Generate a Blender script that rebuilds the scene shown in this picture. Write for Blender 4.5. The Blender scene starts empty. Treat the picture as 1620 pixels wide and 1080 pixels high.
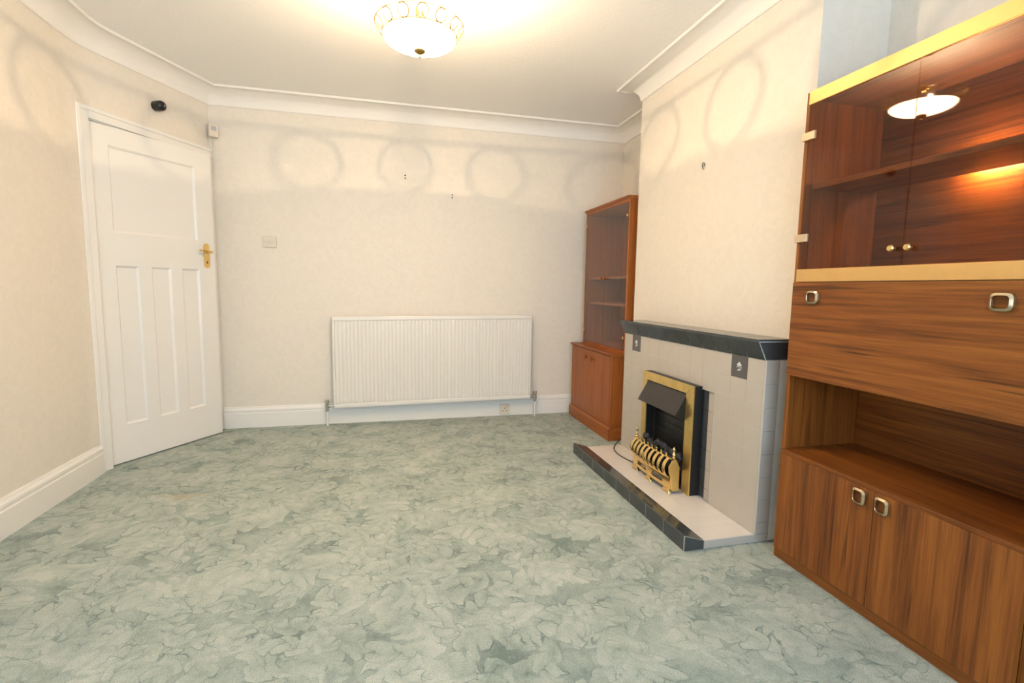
import bpy, bmesh, math, random
from mathutils import Vector, Matrix
random.seed(7)
SC = bpy.context.scene
COL = SC.collection
PI = math.pi

# ------------------------------------------------------------------ camera
yaw, pitch, roll, fpx, CH = 0.2469, -0.1067, 0.0153, 783.4282, 1.0968
fw = Vector((math.sin(yaw)*math.cos(pitch), math.cos(yaw)*math.cos(pitch), math.sin(pitch)))
ri = Vector((math.cos(yaw), -math.sin(yaw), 0)); upv = ri.cross(fw)
r2 = math.cos(roll)*ri + math.sin(roll)*upv
u2 = -math.sin(roll)*ri + math.cos(roll)*upv
cam = bpy.data.cameras.new('camera'); co = bpy.data.objects.new('camera', cam); COL.objects.link(co)
M = Matrix.Identity(4)
for i in range(3):
    M[i][0] = r2[i]; M[i][1] = u2[i]; M[i][2] = -fw[i]
M[0][3], M[1][3], M[2][3] = 0, 0, CH
co.matrix_world = M
cam.sensor_fit = 'HORIZONTAL'; cam.sensor_width = 36.0; cam.lens = 36.0*fpx/1620.0
cam.clip_start = 0.02
SC.camera = co

# ------------------------------------------------------------------ light of the place
W = bpy.data.worlds.new('daylight'); SC.world = W; W.use_nodes = True
W.node_tree.nodes['Background'].inputs['Color'].default_value = (0.72, 0.84, 1.0, 1)
W.node_tree.nodes['Background'].inputs['Strength'].default_value = 1.0
ar = bpy.data.lights.new('window_daylight', 'AREA'); ar.shape = 'RECTANGLE'; ar.size = 2.9; ar.size_y = 1.6
ar.energy = 64; ar.color = (0.64, 0.83, 1.0)
ao = bpy.data.objects.new('window_daylight', ar); COL.objects.link(ao)
ao.location = (0.15, -1.62, 1.45); ao.rotation_euler = (math.radians(112), 0, 0)
SC.view_settings.view_transform = 'Standard'
SC.view_settings.look = 'None'
SC.view_settings.gamma = 1.0
SC.view_settings.use_curve_mapping = False
SC.view_settings.exposure = 0.78
SC.cycles.adaptive_threshold = 0.03
SC.cycles.use_light_tree = False
SC.cycles.max_bounces = 7
SC.cycles.diffuse_bounces = 4
SC.cycles.glossy_bounces = 4
SC.cycles.caustics_reflective = False
SC.cycles.caustics_refractive = False
BULB_W = 22.0
BULB_COL = (1.0, 0.73, 0.45)

# ------------------------------------------------------------------ mesh helpers
class MB:
    def __init__(s): s.bm = bmesh.new()
    def box(s, x0, x1, y0, y1, z0, z1, bev=0, seg=2, fn=None):
        b = bmesh.new()
        r = bmesh.ops.create_cube(b, size=1)
        for v in b.verts:
            v.co = Vector((x0 + (v.co.x+.5)*(x1-x0), y0 + (v.co.y+.5)*(y1-y0), z0 + (v.co.z+.5)*(z1-z0)))
        if bev: bmesh.ops.bevel(b, geom=b.edges[:], offset=bev, segments=seg, profile=.5, affect='EDGES')
        return s.add(b, fn)
    def add(s, b, fn=None):
        if fn:
            for v in b.verts: v.co = Vector(fn(v.co))
        me = bpy.data.meshes.new('t'); b.to_mesh(me); b.free(); s.bm.from_mesh(me); bpy.data.meshes.remove(me)
        return s
    def prism(s, pts, axis, a0, a1, bev=0, fn=None):
        """polygon pts in the two other axes, extruded along axis (x: pts=(y,z); y: pts=(x,z); z: pts=(x,y))"""
        b = bmesh.new()
        def P(p, a):
            if axis == 'x': return (a, p[0], p[1])
            if axis == 'y': return (p[0], a, p[1])
            return (p[0], p[1], a)
        A = [b.verts.new(P(p, a0)) for p in pts]; B = [b.verts.new(P(p, a1)) for p in pts]
        n = len(pts)
        b.faces.new(A); b.faces.new(B[::-1])
        for i in range(n): b.faces.new((A[i], B[i], B[(i+1) % n], A[(i+1) % n]))
        bmesh.ops.recalc_face_normals(b, faces=b.faces[:])
        if bev: bmesh.ops.bevel(b, geom=b.edges[:], offset=bev, segments=2, profile=.5, affect='EDGES')
        return s.add(b, fn)
    def lathe(s, prof, c=(0, 0, 0), axis='z', seg=24, fn=None):
        """prof: list of (radius, height)"""
        b = bmesh.new(); rings = []
        for r, h in prof:
            ring = []
            for i in range(seg):
                a = 2*PI*i/seg; u, v = r*math.cos(a), r*math.sin(a)
                p = {'z': (u, v, h), 'x': (h, u, v), 'y': (u, h, v)}[axis]
                ring.append(b.verts.new((c[0]+p[0], c[1]+p[1], c[2]+p[2])))
            rings.append(ring)
        for A, B in zip(rings, rings[1:]):
            for i in range(seg): b.faces.new((A[i], A[(i+1) % seg], B[(i+1) % seg], B[i]))
        if prof[0][0] > 1e-5: b.faces.new(rings[0])
        if prof[-1][0] > 1e-5: b.faces.new(rings[-1])
        bmesh.ops.remove_doubles(b, verts=b.verts[:], dist=1e-6)
        bmesh.ops.recalc_face_normals(b, faces=b.faces[:])
        return s.add(b, fn)
    def tube(s, pts, r, seg=8, closed=False, fn=None):
        b = bmesh.new(); pts = [Vector(p) for p in pts]; n = len(pts); rings = []
        prev = None
        for i, p in enumerate(pts):
            if closed: t = (pts[(i+1) % n]-pts[i-1]).normalized()
            else: t = (pts[min(i+1, n-1)]-pts[max(i-1, 0)]).normalized()
            if prev is None:
                q = Vector((0, 0, 1)) if abs(t.z) < .9 else Vector((1, 0, 0))
                a = t.cross(q).normalized()
            else:
                a = (prev - t*prev.dot(t)).normalized()
            prev = a; c = t.cross(a)
            rr = r[i] if isinstance(r, (list, tuple)) else r
            rings.append([b.verts.new(p + rr*(math.cos(2*PI*k/seg)*a + math.sin(2*PI*k/seg)*c)) for k in range(seg)])
        m = n if closed else n-1
        for i in range(m):
            A, B = rings[i], rings[(i+1) % n]
            for k in range(seg): b.faces.new((A[k], A[(k+1) % seg], B[(k+1) % seg], B[k]))
        if not closed:
            b.faces.new(rings[0]); b.faces.new(rings[-1])
        bmesh.ops.recalc_face_normals(b, faces=b.faces[:])
        return s.add(b, fn)
    def mesh(s, name, mat, smooth=False):
        me = bpy.data.meshes.new(name); s.bm.to_mesh(me); s.bm.free()
        me.materials.append(mat)
        if smooth:
            for p in me.polygons: p.use_smooth = True
            try: me.set_sharp_from_angle(angle=math.radians(40))
            except Exception: pass
        return me
    def build(s, name, mat, parent=None, local=False, smooth=False):
        return put(name, s.mesh(name, mat, smooth), parent, local)

ROOT = {}
def put(name, me, parent=None, local=False, loc=None):
    """link mesh; world coordinates in the mesh unless local"""
    o = bpy.data.objects.new(name, me); COL.objects.link(o)
    if parent is not None:
        o.parent = parent
        base = ROOT.get(parent.name)
        if loc is not None: o.location = Vector(loc) - (base if base is not None else Vector())
        elif base is not None and not local: o.location = -base
    elif loc is not None: o.location = loc
    return o
def thing(name, loc, label, cat, group=None, rotz=0, kind=None):
    o = bpy.data.objects.new(name, None); COL.objects.link(o)
    o.location = loc; o.rotation_euler = (0, 0, rotz); o.empty_display_size = .05
    o['label'] = label
    if cat: o['category'] = cat
    if group: o['group'] = group
    if kind: o['kind'] = kind
    ROOT[o.name] = Vector(loc)
    return o
def tag(o, label, cat=None, group=None, kind=None):
    o['label'] = label
    if cat: o['category'] = cat
    if group: o['group'] = group
    if kind: o['kind'] = kind
    return o
def struct(name, mb, mat, label, smooth=False):
    o = mb.build(name, mat, smooth=smooth); return tag(o, label, kind='structure')

# ------------------------------------------------------------------ materials
class NG:
    def __init__(s, name):
        s.m = bpy.data.materials.new(name); s.m.use_nodes = True
        s.t = s.m.node_tree; s.t.nodes.clear()
        s.out = s.t.nodes.new('ShaderNodeOutputMaterial')
    def n(s, typ, _p=None, **kw):
        nd = s.t.nodes.new('ShaderNode'+typ)
        for k, v in (_p or {}).items(): setattr(nd, k, v)
        for k, v in kw.items():
            key = k.replace('_', ' ')
            inp = nd.inputs[int(k[1:])] if k[0] == 'i' and k[1:].isdigit() else nd.inputs[key]
            s.set(inp, v)
        return nd
    def set(s, inp, v):
        if isinstance(v, bpy.types.NodeSocket): s.t.links.new(v, inp)
        elif isinstance(v, bpy.types.Node): s.t.links.new(v.outputs[0], inp)
        else:
            if isinstance(v, (tuple, list)) and inp.type == 'RGBA' and len(v) == 3: v = (*v, 1)
            inp.default_value = v
    def math(s, op, a, b=0.0, c=None, clamp=False):
        nd = s.t.nodes.new('ShaderNodeMath'); nd.operation = op; nd.use_clamp = clamp
        s.set(nd.inputs[0], a); s.set(nd.inputs[1], b)
        if c is not None: s.set(nd.inputs[2], c)
        return nd.outputs[0]
    def mix(s, f, a, b, mode='MIX'):
        nd = s.t.nodes.new('ShaderNodeMix'); nd.data_type = 'RGBA'; nd.blend_type = mode
        s.set(nd.inputs[0], f); s.set(nd.inputs[6], a); s.set(nd.inputs[7], b)
        return nd.outputs[2]
    def ramp(s, f, stops, interp='LINEAR'):
        nd = s.t.nodes.new('ShaderNodeValToRGB'); cr = nd.color_ramp; cr.interpolation = interp
        while len(cr.elements) < len(stops): cr.elements.new(.5)
        for e, (p, c) in zip(cr.elements, stops):
            e.position = p; e.color = (*c, 1) if len(c) == 3 else c
        s.set(nd.inputs[0], f); return nd.outputs[0]
    def maprange(s, v, a, b, c=0., d=1., smooth=True):
        nd = s.t.nodes.new('ShaderNodeMapRange')
        nd.interpolation_type = 'SMOOTHSTEP' if smooth else 'LINEAR'
        for k, x in zip(range(5), (v, a, b, c, d)): s.set(nd.inputs[k], x)
        return nd.outputs[0]
    def coords(s, kind='Object', scale=(1, 1, 1), loc=(0, 0, 0), rot=(0, 0, 0)):
        tc = s.t.nodes.new('ShaderNodeTexCoord')
        mp = s.n('Mapping', Vector=tc.outputs[kind], Location=loc, Rotation=rot, Scale=scale)
        return mp.outputs[0]
    def bump(s, h, strength=.3, dist=.01):
        return s.n('Bump', Height=h, Strength=strength, Distance=dist).outputs[0]
    def pbsdf(s, **kw):
        nd = s.n('BsdfPrincipled', **kw); s.t.links.new(nd.outputs[0], s.out.inputs[0]); return nd

def simple(name, col, rough=.5, metal=0., spec=.5, var=.06, scale=30., coat=0., bump=0.):
    g = NG(name); c = g.coords()
    nz = g.n('TexNoise', Vector=c, Scale=scale, Detail=4.0).outputs[0]
    colr = g.mix(nz, tuple(x*(1-var) for x in col), tuple(min(1, x*(1+var)) for x in col))
    kw = dict(Base_Color=colr, Roughness=rough, Metallic=metal, Coat_Weight=coat)
    kw['Specular_IOR_Level'] = spec
    b = g.n('BsdfPrincipled', **{k: v for k, v in kw.items() if k != 'Specular_IOR_Level'})
    g.set(b.inputs['Specular IOR Level'], spec)
    g.t.links.new(b.outputs[0], g.out.inputs[0])
    if bump: g.set(b.inputs['Normal'], g.bump(nz, bump, .002))
    return g.m

def wallpaper(name, col):
    g = NG(name); c = g.coords()
    blot = g.n('TexNoise', Vector=c, Scale=17.0, Detail=2.0, Distortion=1.4)
    fine = g.n('TexNoise', Vector=g.coords(scale=(1, 1, 1.9)), Scale=62.0, Detail=3.0, Roughness=.6).outputs[0]
    h = g.math('ADD', g.math('MULTIPLY', blot.outputs[0], .9), g.math('MULTIPLY', fine, .7))
    cc = g.mix(g.maprange(blot.outputs[0], .38, .62), tuple(x*.972 for x in col), col)
    g.pbsdf(Base_Color=cc, Roughness=.78, Normal=g.bump(h, .30, .0035))
    return g.m

def wood(name, axis, dark, mid, light, scale=1.0, rough=.42, streak=1.0, coat=.0, seed=0.):
    """straight veneer grain running along axis"""
    g = NG(name)
    L, T = 1.1*scale, 34.0*scale
    sc = {'x': (L, T, T), 'y': (T, L, T), 'z': (T, T, L)}[axis]
    c = g.coords(scale=sc, loc=(seed, seed*1.7, seed*.6))
    c2 = g.coords(scale=tuple(x*5 for x in sc), loc=(seed, 3.1, 1.7))
    c3 = g.coords(scale=tuple(x*.35 for x in sc), loc=(seed+4, 1.1, 2.7))
    broad = g.n('TexNoise', Vector=c3, Scale=1.0, Detail=2.0, Distortion=.6).outputs[0]
    band = g.n('TexNoise', Vector=c, Scale=1.0, Detail=4.0, Roughness=.6, Distortion=.9).outputs[0]
    fib = g.n('TexNoise', Vector=c2, Scale=1.0, Detail=3.0).outputs[0]
    col = g.ramp(g.math('ADD', g.math('MULTIPLY', band, .6), g.math('MULTIPLY', broad, .4)), [(.34, dark), (.48, mid), (.64, light)])
    lines = g.maprange(g.n('TexNoise', Vector=g.coords(scale=tuple(x*1.25 for x in sc), loc=(seed+9, 2, 5)), Scale=1.0, Detail=2.0, Distortion=1.2).outputs[0], .60, .72)
    col = g.mix(g.math('MULTIPLY', lines, .75*streak), col, tuple(x*.45 for x in dark))
    col = g.mix(.22, col, g.ramp(fib, [(.35, tuple(x*.6 for x in dark)), (.6, light)]))
    b = g.pbsdf(Base_Color=col, Roughness=rough, Specular_IOR_Level=.35, Coat_Weight=coat, Coat_Roughness=.15, Normal=g.bump(fib, .06, .001))
    return g.m

def glass(name, tint, refl_rough=.02, ior=1.5):
    g = NG(name)
    tr = g.n('BsdfTransparent', Color=tint)
    gl = g.n('BsdfGlossy', Color=(1, 1, 1), Roughness=refl_rough)
    bf = g.n('NewGeometry').outputs['Backfacing']
    fr = g.n('Fresnel', IOR=g.math('ADD', g.math('MULTIPLY', bf, 1/ior-ior), ior))
    mx = g.n('MixShader', Fac=fr.outputs[0], i1=tr.outputs[0], i2=gl.outputs[0])
    g.t.links.new(mx.outputs[0], g.out.inputs[0]); return g.m

def emit(name, col, strength, base=(.9, .9, .9)):
    g = NG(name); c = g.coords()
    nz = g.n('TexNoise', Vector=c, Scale=20.0).outputs[0]
    cc = g.mix(nz, tuple(x*.97 for x in col), col)
    g.pbsdf(Base_Color=base, Roughness=.25, Emission_Color=cc, Emission_Strength=strength); return g.m

def carpet_mat():
    g = NG('carpet_leaf_pattern'); flat = g.coords()
    D2 = {'noise_dimensions': '2D'}
    nv = g.n('TexNoise', D2, Vector=flat, Scale=3.4, Detail=1.0).outputs[1]
    nv2 = g.n('TexNoise', D2, Vector=flat, Scale=17.0, Detail=2.0).outputs[1]
    def off(vec, nzc, amt):
        d = g.n('VectorMath', {'operation': 'SUBTRACT'}, i0=nzc, i1=(.5, .5, .5)).outputs[0]
        d = g.n('VectorMath', {'operation': 'SCALE'}, i0=d, Scale=amt).outputs[0]
        return g.n('VectorMath', {'operation': 'ADD'}, i0=vec, i1=d).outputs[0]
    w = off(off(flat, nv, .13), nv2, .034)
    n1 = g.n('TexNoise', D2, Vector=w, Scale=5.0, Detail=4.0, Roughness=.6).outputs[0]
    n2 = g.n('TexNoise', D2, Vector=flat, Scale=75.0, Detail=3.0, Roughness=.7).outputs[0]
    def leaf(scale, seed, wm, L, lobes, width, twist):
        """one curling acanthus leaf per cell: (inside, dark lines, tone)"""
        sv = g.n('VectorMath', {'operation': 'ADD'}, i0=w, i1=(seed*3.17, seed*1.31, 0)).outputs[0]
        vo = g.n('TexVoronoi', {'voronoi_dimensions': '2D', 'feature': 'F1'}, Vector=sv, Scale=scale, Randomness=.75)
        rel = g.n('VectorMath', {'operation': 'SUBTRACT'}, i0=sv, i1=vo.outputs['Position']).outputs[0]
        cs = g.n('SeparateColor', Color=vo.outputs['Color'])
        rx = g.n('SeparateXYZ', Vector=rel)
        rl = g.math('SQRT', g.math('ADD', g.math('MULTIPLY', rx.outputs[0], rx.outputs[0]), g.math('MULTIPLY', rx.outputs[1], rx.outputs[1])))
        sgn = g.math('SIGN', g.math('SUBTRACT', cs.outputs[2], .5))
        th = g.math('ADD', g.math('ARCTAN2', rx.outputs[1], rx.outputs[0]), g.math('ADD', g.math('MULTIPLY', cs.outputs[0], 6.283), g.math('MULTIPLY', g.math('MULTIPLY', rl, twist), sgn)))
        x = g.math('MULTIPLY', rl, g.math('COSINE', th)); ay = g.math('ABSOLUTE', g.math('MULTIPLY', rl, g.math('SINE', th)))
        u = g.math('ADD', g.math('MULTIPLY', x, scale/L), .5)
        up = g.math('SUBTRACT', u, g.math('MULTIPLY', ay, .55*scale))
        sn = g.math('ABSOLUTE', g.math('SINE', g.math('MULTIPLY', up, PI*lobes)))
        env = g.math('POWER', g.math('MAXIMUM', g.math('MULTIPLY', g.math('MULTIPLY', u, g.math('SUBTRACT', 1.0, u)), 4.0), 0.0), .6)
        Wd = g.math('MULTIPLY', env, g.math('MULTIPLY', g.math('ADD', .60, g.math('MULTIPLY', sn, .40)), wm/scale))
        d = g.math('SUBTRACT', ay, Wd)
        inside = g.maprange(d, .003, -.003)
        edge = g.maprange(g.math('ABSOLUTE', d), width, width*.25)
        vein = g.math('MULTIPLY', g.math('MULTIPLY', g.maprange(sn, .20, .03), inside), .75)
        spine = g.math('MULTIPLY', g.math('MULTIPLY', g.maprange(ay, width*.9, width*.2), inside), .5)
        line = g.math('MAXIMUM', edge, g.math('MAXIMUM', vein, spine))
        tn = g.math('ADD', g.math('ADD', .27, g.math('MULTIPLY', cs.outputs[1], .20)), g.math('ADD', g.math('MULTIPLY', sn, .14), g.math('MULTIPLY', g.maprange(ay, 0., wm/scale*.8, 0., 1., False), .24)))
        return inside, line, tn
    def mixf(f, a, b):
        return g.math('ADD', a, g.math('MULTIPLY', f, g.math('SUBTRACT', b, a)))
    A = leaf(4.5, 1., .34, 1.20, 4.0, .0050, 9.0)
    B = leaf(2.7, 2., .28, 1.15, 6.0, .0056, 7.0)
    C_ = leaf(6.4, 5., .33, 1.05, 3.0, .0042, 18.0)
    tone = g.math('ADD', .36, g.math('MULTIPLY', g.math('SUBTRACT', n1, .5), .7))
    lines = 0.0
    for Lf, k in ((A, .75), (B, .80), (C_, .70)):
        tone = mixf(g.math('MULTIPLY', Lf[0], k), tone, Lf[2])
        lines = g.math('MAXIMUM', g.math('MULTIPLY', lines, g.math('SUBTRACT', 1.0, g.math('MULTIPLY', Lf[0], .85))), Lf[1])
    lines = g.math('MULTIPLY', lines, g.maprange(g.n('TexNoise', D2, Vector=flat, Scale=11.0, Detail=1.0).outputs[0], .43, .62, .06, 1.))
    tone = g.math('ADD', tone, g.math('ADD', g.math('MULTIPLY', g.math('SUBTRACT', n2, .5), .40), g.math('MULTIPLY', g.math('SUBTRACT', n1, .5), .60)))
    tone = g.math('SUBTRACT', tone, g.math('MULTIPLY', lines, .40))
    col = g.ramp(tone, [(0.0, (.176, .230, .208)), (.28, (.296, .358, .322)), (.52, (.396, .455, .408)), (.85, (.518, .562, .508))])
    pile = g.n('TexNoise', D2, Vector=flat, Scale=310.0, Detail=2.0, Roughness=.8).outputs[0]
    col = g.mix(1.0, col, g.ramp(pile, [(.28, (.66, .66, .66)), (.70, (1.22, 1.22, 1.22))]), 'MULTIPLY')
    hgt = g.math('ADD', g.math('MULTIPLY', pile, .7), g.math('MULTIPLY', n2, .7))
    # a yellowed worn spot near the door
    sp = g.n('VectorMath', {'operation': 'SUBTRACT'}, i0=w, i1=(-1.02, 2.80, 0)).outputs[0]
    sp = g.n('VectorMath', {'operation': 'MULTIPLY'}, i0=sp, i1=(1, 2.2, 0)).outputs[0]
    spl = g.n('VectorMath', {'operation': 'LENGTH'}, i0=sp).outputs['Value']
    col = g.mix(g.maprange(spl, .15, .02, 0, .45), col, (.46, .36, .20))
    g.pbsdf(Base_Color=col, Roughness=.95, Normal=g.bump(hgt, .5, .006))
    return g.m

M_wall = wallpaper('cream_embossed_wallpaper', (.815, .745, .652))
M_paint = simple('white_gloss_paint', (.85, .82, .775), rough=.32, var=.015, scale=6)
M_cove = simple('white_matt_plaster', (.89, .85, .80), rough=.7, var=.012, scale=5)
def ceil_mat():
    g = NG('stippled_ceiling_plaster'); c = g.coords()
    nz = g.n('TexNoise', Vector=c, Scale=70.0, Detail=3.0)
    col = g.mix(nz.outputs[0], (.92, .90, .87), (.94, .92, .89))
    g.pbsdf(Base_Color=col, Roughness=.85, Normal=g.bump(nz.outputs[0], .35, .005)); return g.m
M_ceil = ceil_mat()
M_carpet = carpet_mat()
M_dark = simple('dark_void', (.012, .012, .012), rough=.9)
teakD, teakM, teakL = (.100, .027, .006), (.222, .066, .0115), (.345, .117, .020)
M_teak_y = wood('teak_veneer_long_grain', 'y', teakD, teakM, teakL, seed=2.3)
M_teak_z = wood('teak_veneer_upright_grain', 'z', teakD, teakM, teakL, seed=5.1)
M_teak_x = wood('teak_veneer_cross_grain', 'x', teakD, teakM, teakL, seed=5.1)
mahD, mahM, mahL = (.235, .062, .011), (.340, .096, .017), (.425, .132, .025)
M_mah_z = wood('mahogany_upright_grain', 'z', mahD, mahM, mahL, scale=1.2, streak=.25, rough=.38, seed=1.)
M_mah_y = wood('mahogany_long_grain', 'y', mahD, mahM, mahL, scale=1.2, streak=.25, rough=.38, seed=3.)
M_gold = simple('brushed_gold_strip', (.70, .455, .18), rough=.5, metal=.75, var=.05, scale=60)
M_brass = simple('polished_brass', (.88, .62, .25), rough=.16, metal=1., var=.06, scale=25)
M_brass_worn = simple('worn_brass_frame', (.80, .56, .20), rough=.30, metal=.9, var=.22, scale=16)
M_ring = simple('aged_brass_wire', (.42, .27, .085), rough=.35, metal=1., var=.1)
M_pewter = simple('champagne_metal', (.66, .54, .36), rough=.22, metal=1., var=.05)
M_clip = simple('champagne_clip', (.70, .56, .38), rough=.35, metal=.7, var=.04)
M_smoke = glass('smoked_bronze_glass', (.85, .77, .72), ior=1.36)
M_clear = glass('grey_cabinet_glass', (.93, .92, .91), ior=1.32)
M_wpane = glass('window_pane_glass', (.97, .98, .98))
M_tile = simple('beige_glazed_tile', (.52, .470, .410), rough=.16, var=.03, scale=14, bump=.03)
M_tile_p = simple('pinkish_beige_glazed_tile', (.73, .675, .625), rough=.14, var=.03, scale=14, bump=.03)
M_tile_d = simple('charcoal_glazed_tile', (.058, .064, .066), rough=.13, var=.25, scale=9, bump=.03)
M_tile_m = simple('grey_motif_tile', (.105, .098, .095), rough=.2, var=.08)
M_motif = simple('white_rose_print', (.72, .75, .74), rough=.3)
M_grout = simple('pale_grout', (.66, .61, .55), rough=.8)
M_grout_w = simple('white_grout', (.42, .43, .43), rough=.8)
M_black = simple('black_enamel', (.014, .013, .013), rough=.42, var=.1)
M_hood = simple('brown_black_hood', (.035, .028, .026), rough=.45, var=.1)
M_coal = simple('charcoal_lumps', (.030, .030, .034), rough=.65, var=.5, scale=40, bump=.6)
M_plastic = simple('ivory_plastic', (.72, .64, .53), rough=.35, var=.01)
M_plastic_g = simple('grey_lens', (.42, .44, .50), rough=.3)
M_blackp = simple('black_plastic', (.012, .012, .012), rough=.35)
M_chrome = simple('tarnished_chrome', (.55, .53, .48), rough=.3, metal=.9, var=.15, scale=50)
M_rad = simple('white_radiator_enamel', (.82, .78, .72), rough=.3, var=.01)
M_plaster = simple('pale_green_plaster', (.80, .82, .74), rough=.8, var=.05)
M_bowl = emit('frosted_glass_bowl', (1.0, .71, .42), 36.0)
M_cabl = emit('cabinet_lamp_tube', (1.0, .66, .34), 200.0)

# ------------------------------------------------------------------ the setting
XL, XR, YB, YFRONT, ZC = -1.618, 2.022, 4.116, -1.35, 2.472
BX0, BY0, BY1 = 1.685, 1.731, 3.184      # chimney breast face and ends
CORN = Vector((-1.228, 4.116, 0)); VERT = Vector((XL, 3.292, 0))
ea = (VERT - CORN); LWB = ea.length; ea.normalize(); en = Vector((-ea.y, ea.x, 0))   # along door wall, into the room
if en.x < 0: en = -en
def wb(p):                                                # (a along, o into room, z)
    return CORN + ea*p[0] + en*p[1] + Vector((0, 0, p[2]))

o = MB().box(-2.4, 2.2, -1.5, 4.9, -.1, 0).build('floor', M_carpet)
tag(o, 'sage green fitted carpet with a sculpted scrolling leaf pattern', kind='structure')
struct('ceiling', MB().box(-2.4, 2.2, -1.5, 4.9, ZC, ZC+.1), M_ceil, 'stippled off-white ceiling above the whole room')
struct('wall_back', MB().box(-1.40, XR+.12, YB, YB+.12, 0, ZC), M_wall, 'cream wallpapered back wall behind the radiator')
struct('wall_right', MB().box(XR, XR+.12, YFRONT-.12, YB, 0, ZC), M_wall, 'cream wall at the back of the right hand alcoves')
struct('wall_chimney', MB().box(BX0, XR, BY0, BY1, 0, ZC), M_wall, 'cream chimney breast projecting between the two alcoves')
def fillet(p0, p1, p2, R, n=9):
    a = (p0-p1).normalized(); b = (p2-p1).normalized(); ang = a.angle(b); t = R/math.tan(ang/2)
    bis = (a+b).normalized(); c = p1 + bis*(R/math.sin(ang/2)); s = p1+a*t; e = p1+b*t
    out = []
    for i in range(n):
        f = i/(n-1); v = (s-c).lerp(e-c, f).normalized()*R; out.append(c+v)
    return out
FIL = fillet(Vector((XL, YFRONT, 0)), VERT, CORN, .55)
def wall_strip(pts, z0, z1, th=.11):
    b = bmesh.new(); n = len(pts); R = []
    for i, p in enumerate(pts):
        d = (pts[min(i+1, n-1)]-pts[max(i-1, 0)]).normalized(); q = p + Vector((-d.y, d.x, 0))*th
        R.append([b.verts.new((p.x, p.y, z0)), b.verts.new((p.x, p.y, z1)), b.verts.new((q.x, q.y, z1)), b.verts.new((q.x, q.y, z0))])
    for A, B in zip(R, R[1:]):
        for k in range(4): b.faces.new((A[k], B[k], B[(k+1) % 4], A[(k+1) % 4]))
    b.faces.new(R[0]); b.faces.new(R[-1]); bmesh.ops.recalc_face_normals(b, faces=b.faces[:])
    m = MB(); m.add(b); return m
struct('wall_left', wall_strip([Vector((XL, YFRONT-.12, 0))] + FIL[:5], 0, ZC), M_wall, 'cream embossed wallpapered wall at the left edge')
w = wall_strip(FIL[4:] + [CORN.copy()], 2.0, ZC)
w.box(0, .088, -.12, 0, 0, 2.0, fn=wb); w.box(.868, LWB+.01, -.12, -.012, 0, 2.0, fn=wb)
struct('wall_door', w, M_wall, 'angled cream wall holding the door beside the left corner')
w = MB(); w.box(-.3, LWB+.2, -.52, -.50, 0, ZC, fn=wb); w.box(-.3, -.28, -.50, -.121, 0, ZC, fn=wb); w.box(LWB+.16, LWB+.18, -.5, -.121, 0, ZC, fn=wb)  # unseen backing added behind the door opening, keeps world light from coming through
struct('wall_backing', w, M_wall, 'unseen backing wall added behind the door to block outside light')
# front wall with the window that lights the room
wx0, wx1, wz0, wz1 = -1.25, 1.60, .62, 2.18
w = MB(); Y0, Y1 = YFRONT-.12, YFRONT
w.box(XL, wx0, Y0, Y1, 0, ZC); w.box(wx1, XR, Y0, Y1, 0, ZC); w.box(wx0, wx1, Y0, Y1, 0, wz0); w.box(wx0, wx1, Y0, Y1, wz1, ZC)
struct('wall_front', w, M_wall, 'cream wall behind the viewer holding the window')
win = thing('window_1', (0, YFRONT, wz0), 'wide white framed window behind the viewer', None, kind='structure')
w = MB()
for z in (wz0, wz1-.05): w.box(wx0, wx1, Y0+.03, Y0+.09, z, z+.05, .004)
w.build('window_frame', M_paint, win)
nx = 4
for i in range(nx+1):
    x = wx0 + (wx1-wx0-.05)*i/nx
    MB().box(x, x+.05, Y0+.03, Y0+.09, wz0+.05, wz1-.05, .004).build('mullion', M_paint, win)
for i in range(nx):
    a = wx0 + (wx1-wx0-.05)*i/nx + .05; b = wx0 + (wx1-wx0-.05)*(i+1)/nx
    MB().box(a, b, Y0+.055, Y0+.06, wz0+.05, wz1-.05).build('pane', M_wpane, win)
MB().box(wx0-.05, wx1+.05, Y1+.001, Y1+.12, wz0-.04, wz0-.001, .006).build('window_sill', M_paint, win)

# coving swept round the room
path = [Vector((XL, YFRONT, 0))] + FIL + [CORN.copy(), Vector((XR, YB, 0)), Vector((XR, BY1, 0)), Vector((BX0, BY1, 0)), Vector((BX0, BY0, 0)), Vector((XR, BY0, 0)), Vector((XR, YFRONT, 0))]
ZB = 2.365
prof = [(0, ZB), (.007, ZB), (.0075, ZB+.004)]
for i in range(0, 11):
    t = i/10*PI/2; prof.append((.1175 - .108*math.cos(t), ZB+.004 + .092*math.sin(t)))
prof += [(.1185, ZB+.0925), (.1275, ZB+.0925), (.129, ZB+.096), (.129, ZC)]
def sweep(path, prof):
    b = bmesh.new(); n = len(path); rings = []
    for i, p in enumerate(path):
        d0 = (p-path[i-1]).normalized(); d1 = (path[(i+1) % n]-p).normalized()
        n0 = Vector((d0.y, -d0.x, 0)); n1 = Vector((d1.y, -d1.x, 0))
        m = (n0+n1).normalized(); k = 1/max(.2, m.dot(n0))
        rings.append([b.verts.new((p.x+m.x*k*d, p.y+m.y*k*d, z)) for d, z in prof])
    for i in range(n):
        A, B = rings[i], rings[(i+1) % n]
        for j in range(len(prof)-1): b.faces.new((A[j], A[j+1], B[j+1], B[j]))
    bmesh.ops.recalc_face_normals(b, faces=b.faces[:])
    return b
cv = MB(); cv.add(sweep(path, prof))
struct('trim_1', cv, M_cove, 'white plaster coving with a thin ridge running round the ceiling', smooth=True)

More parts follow.
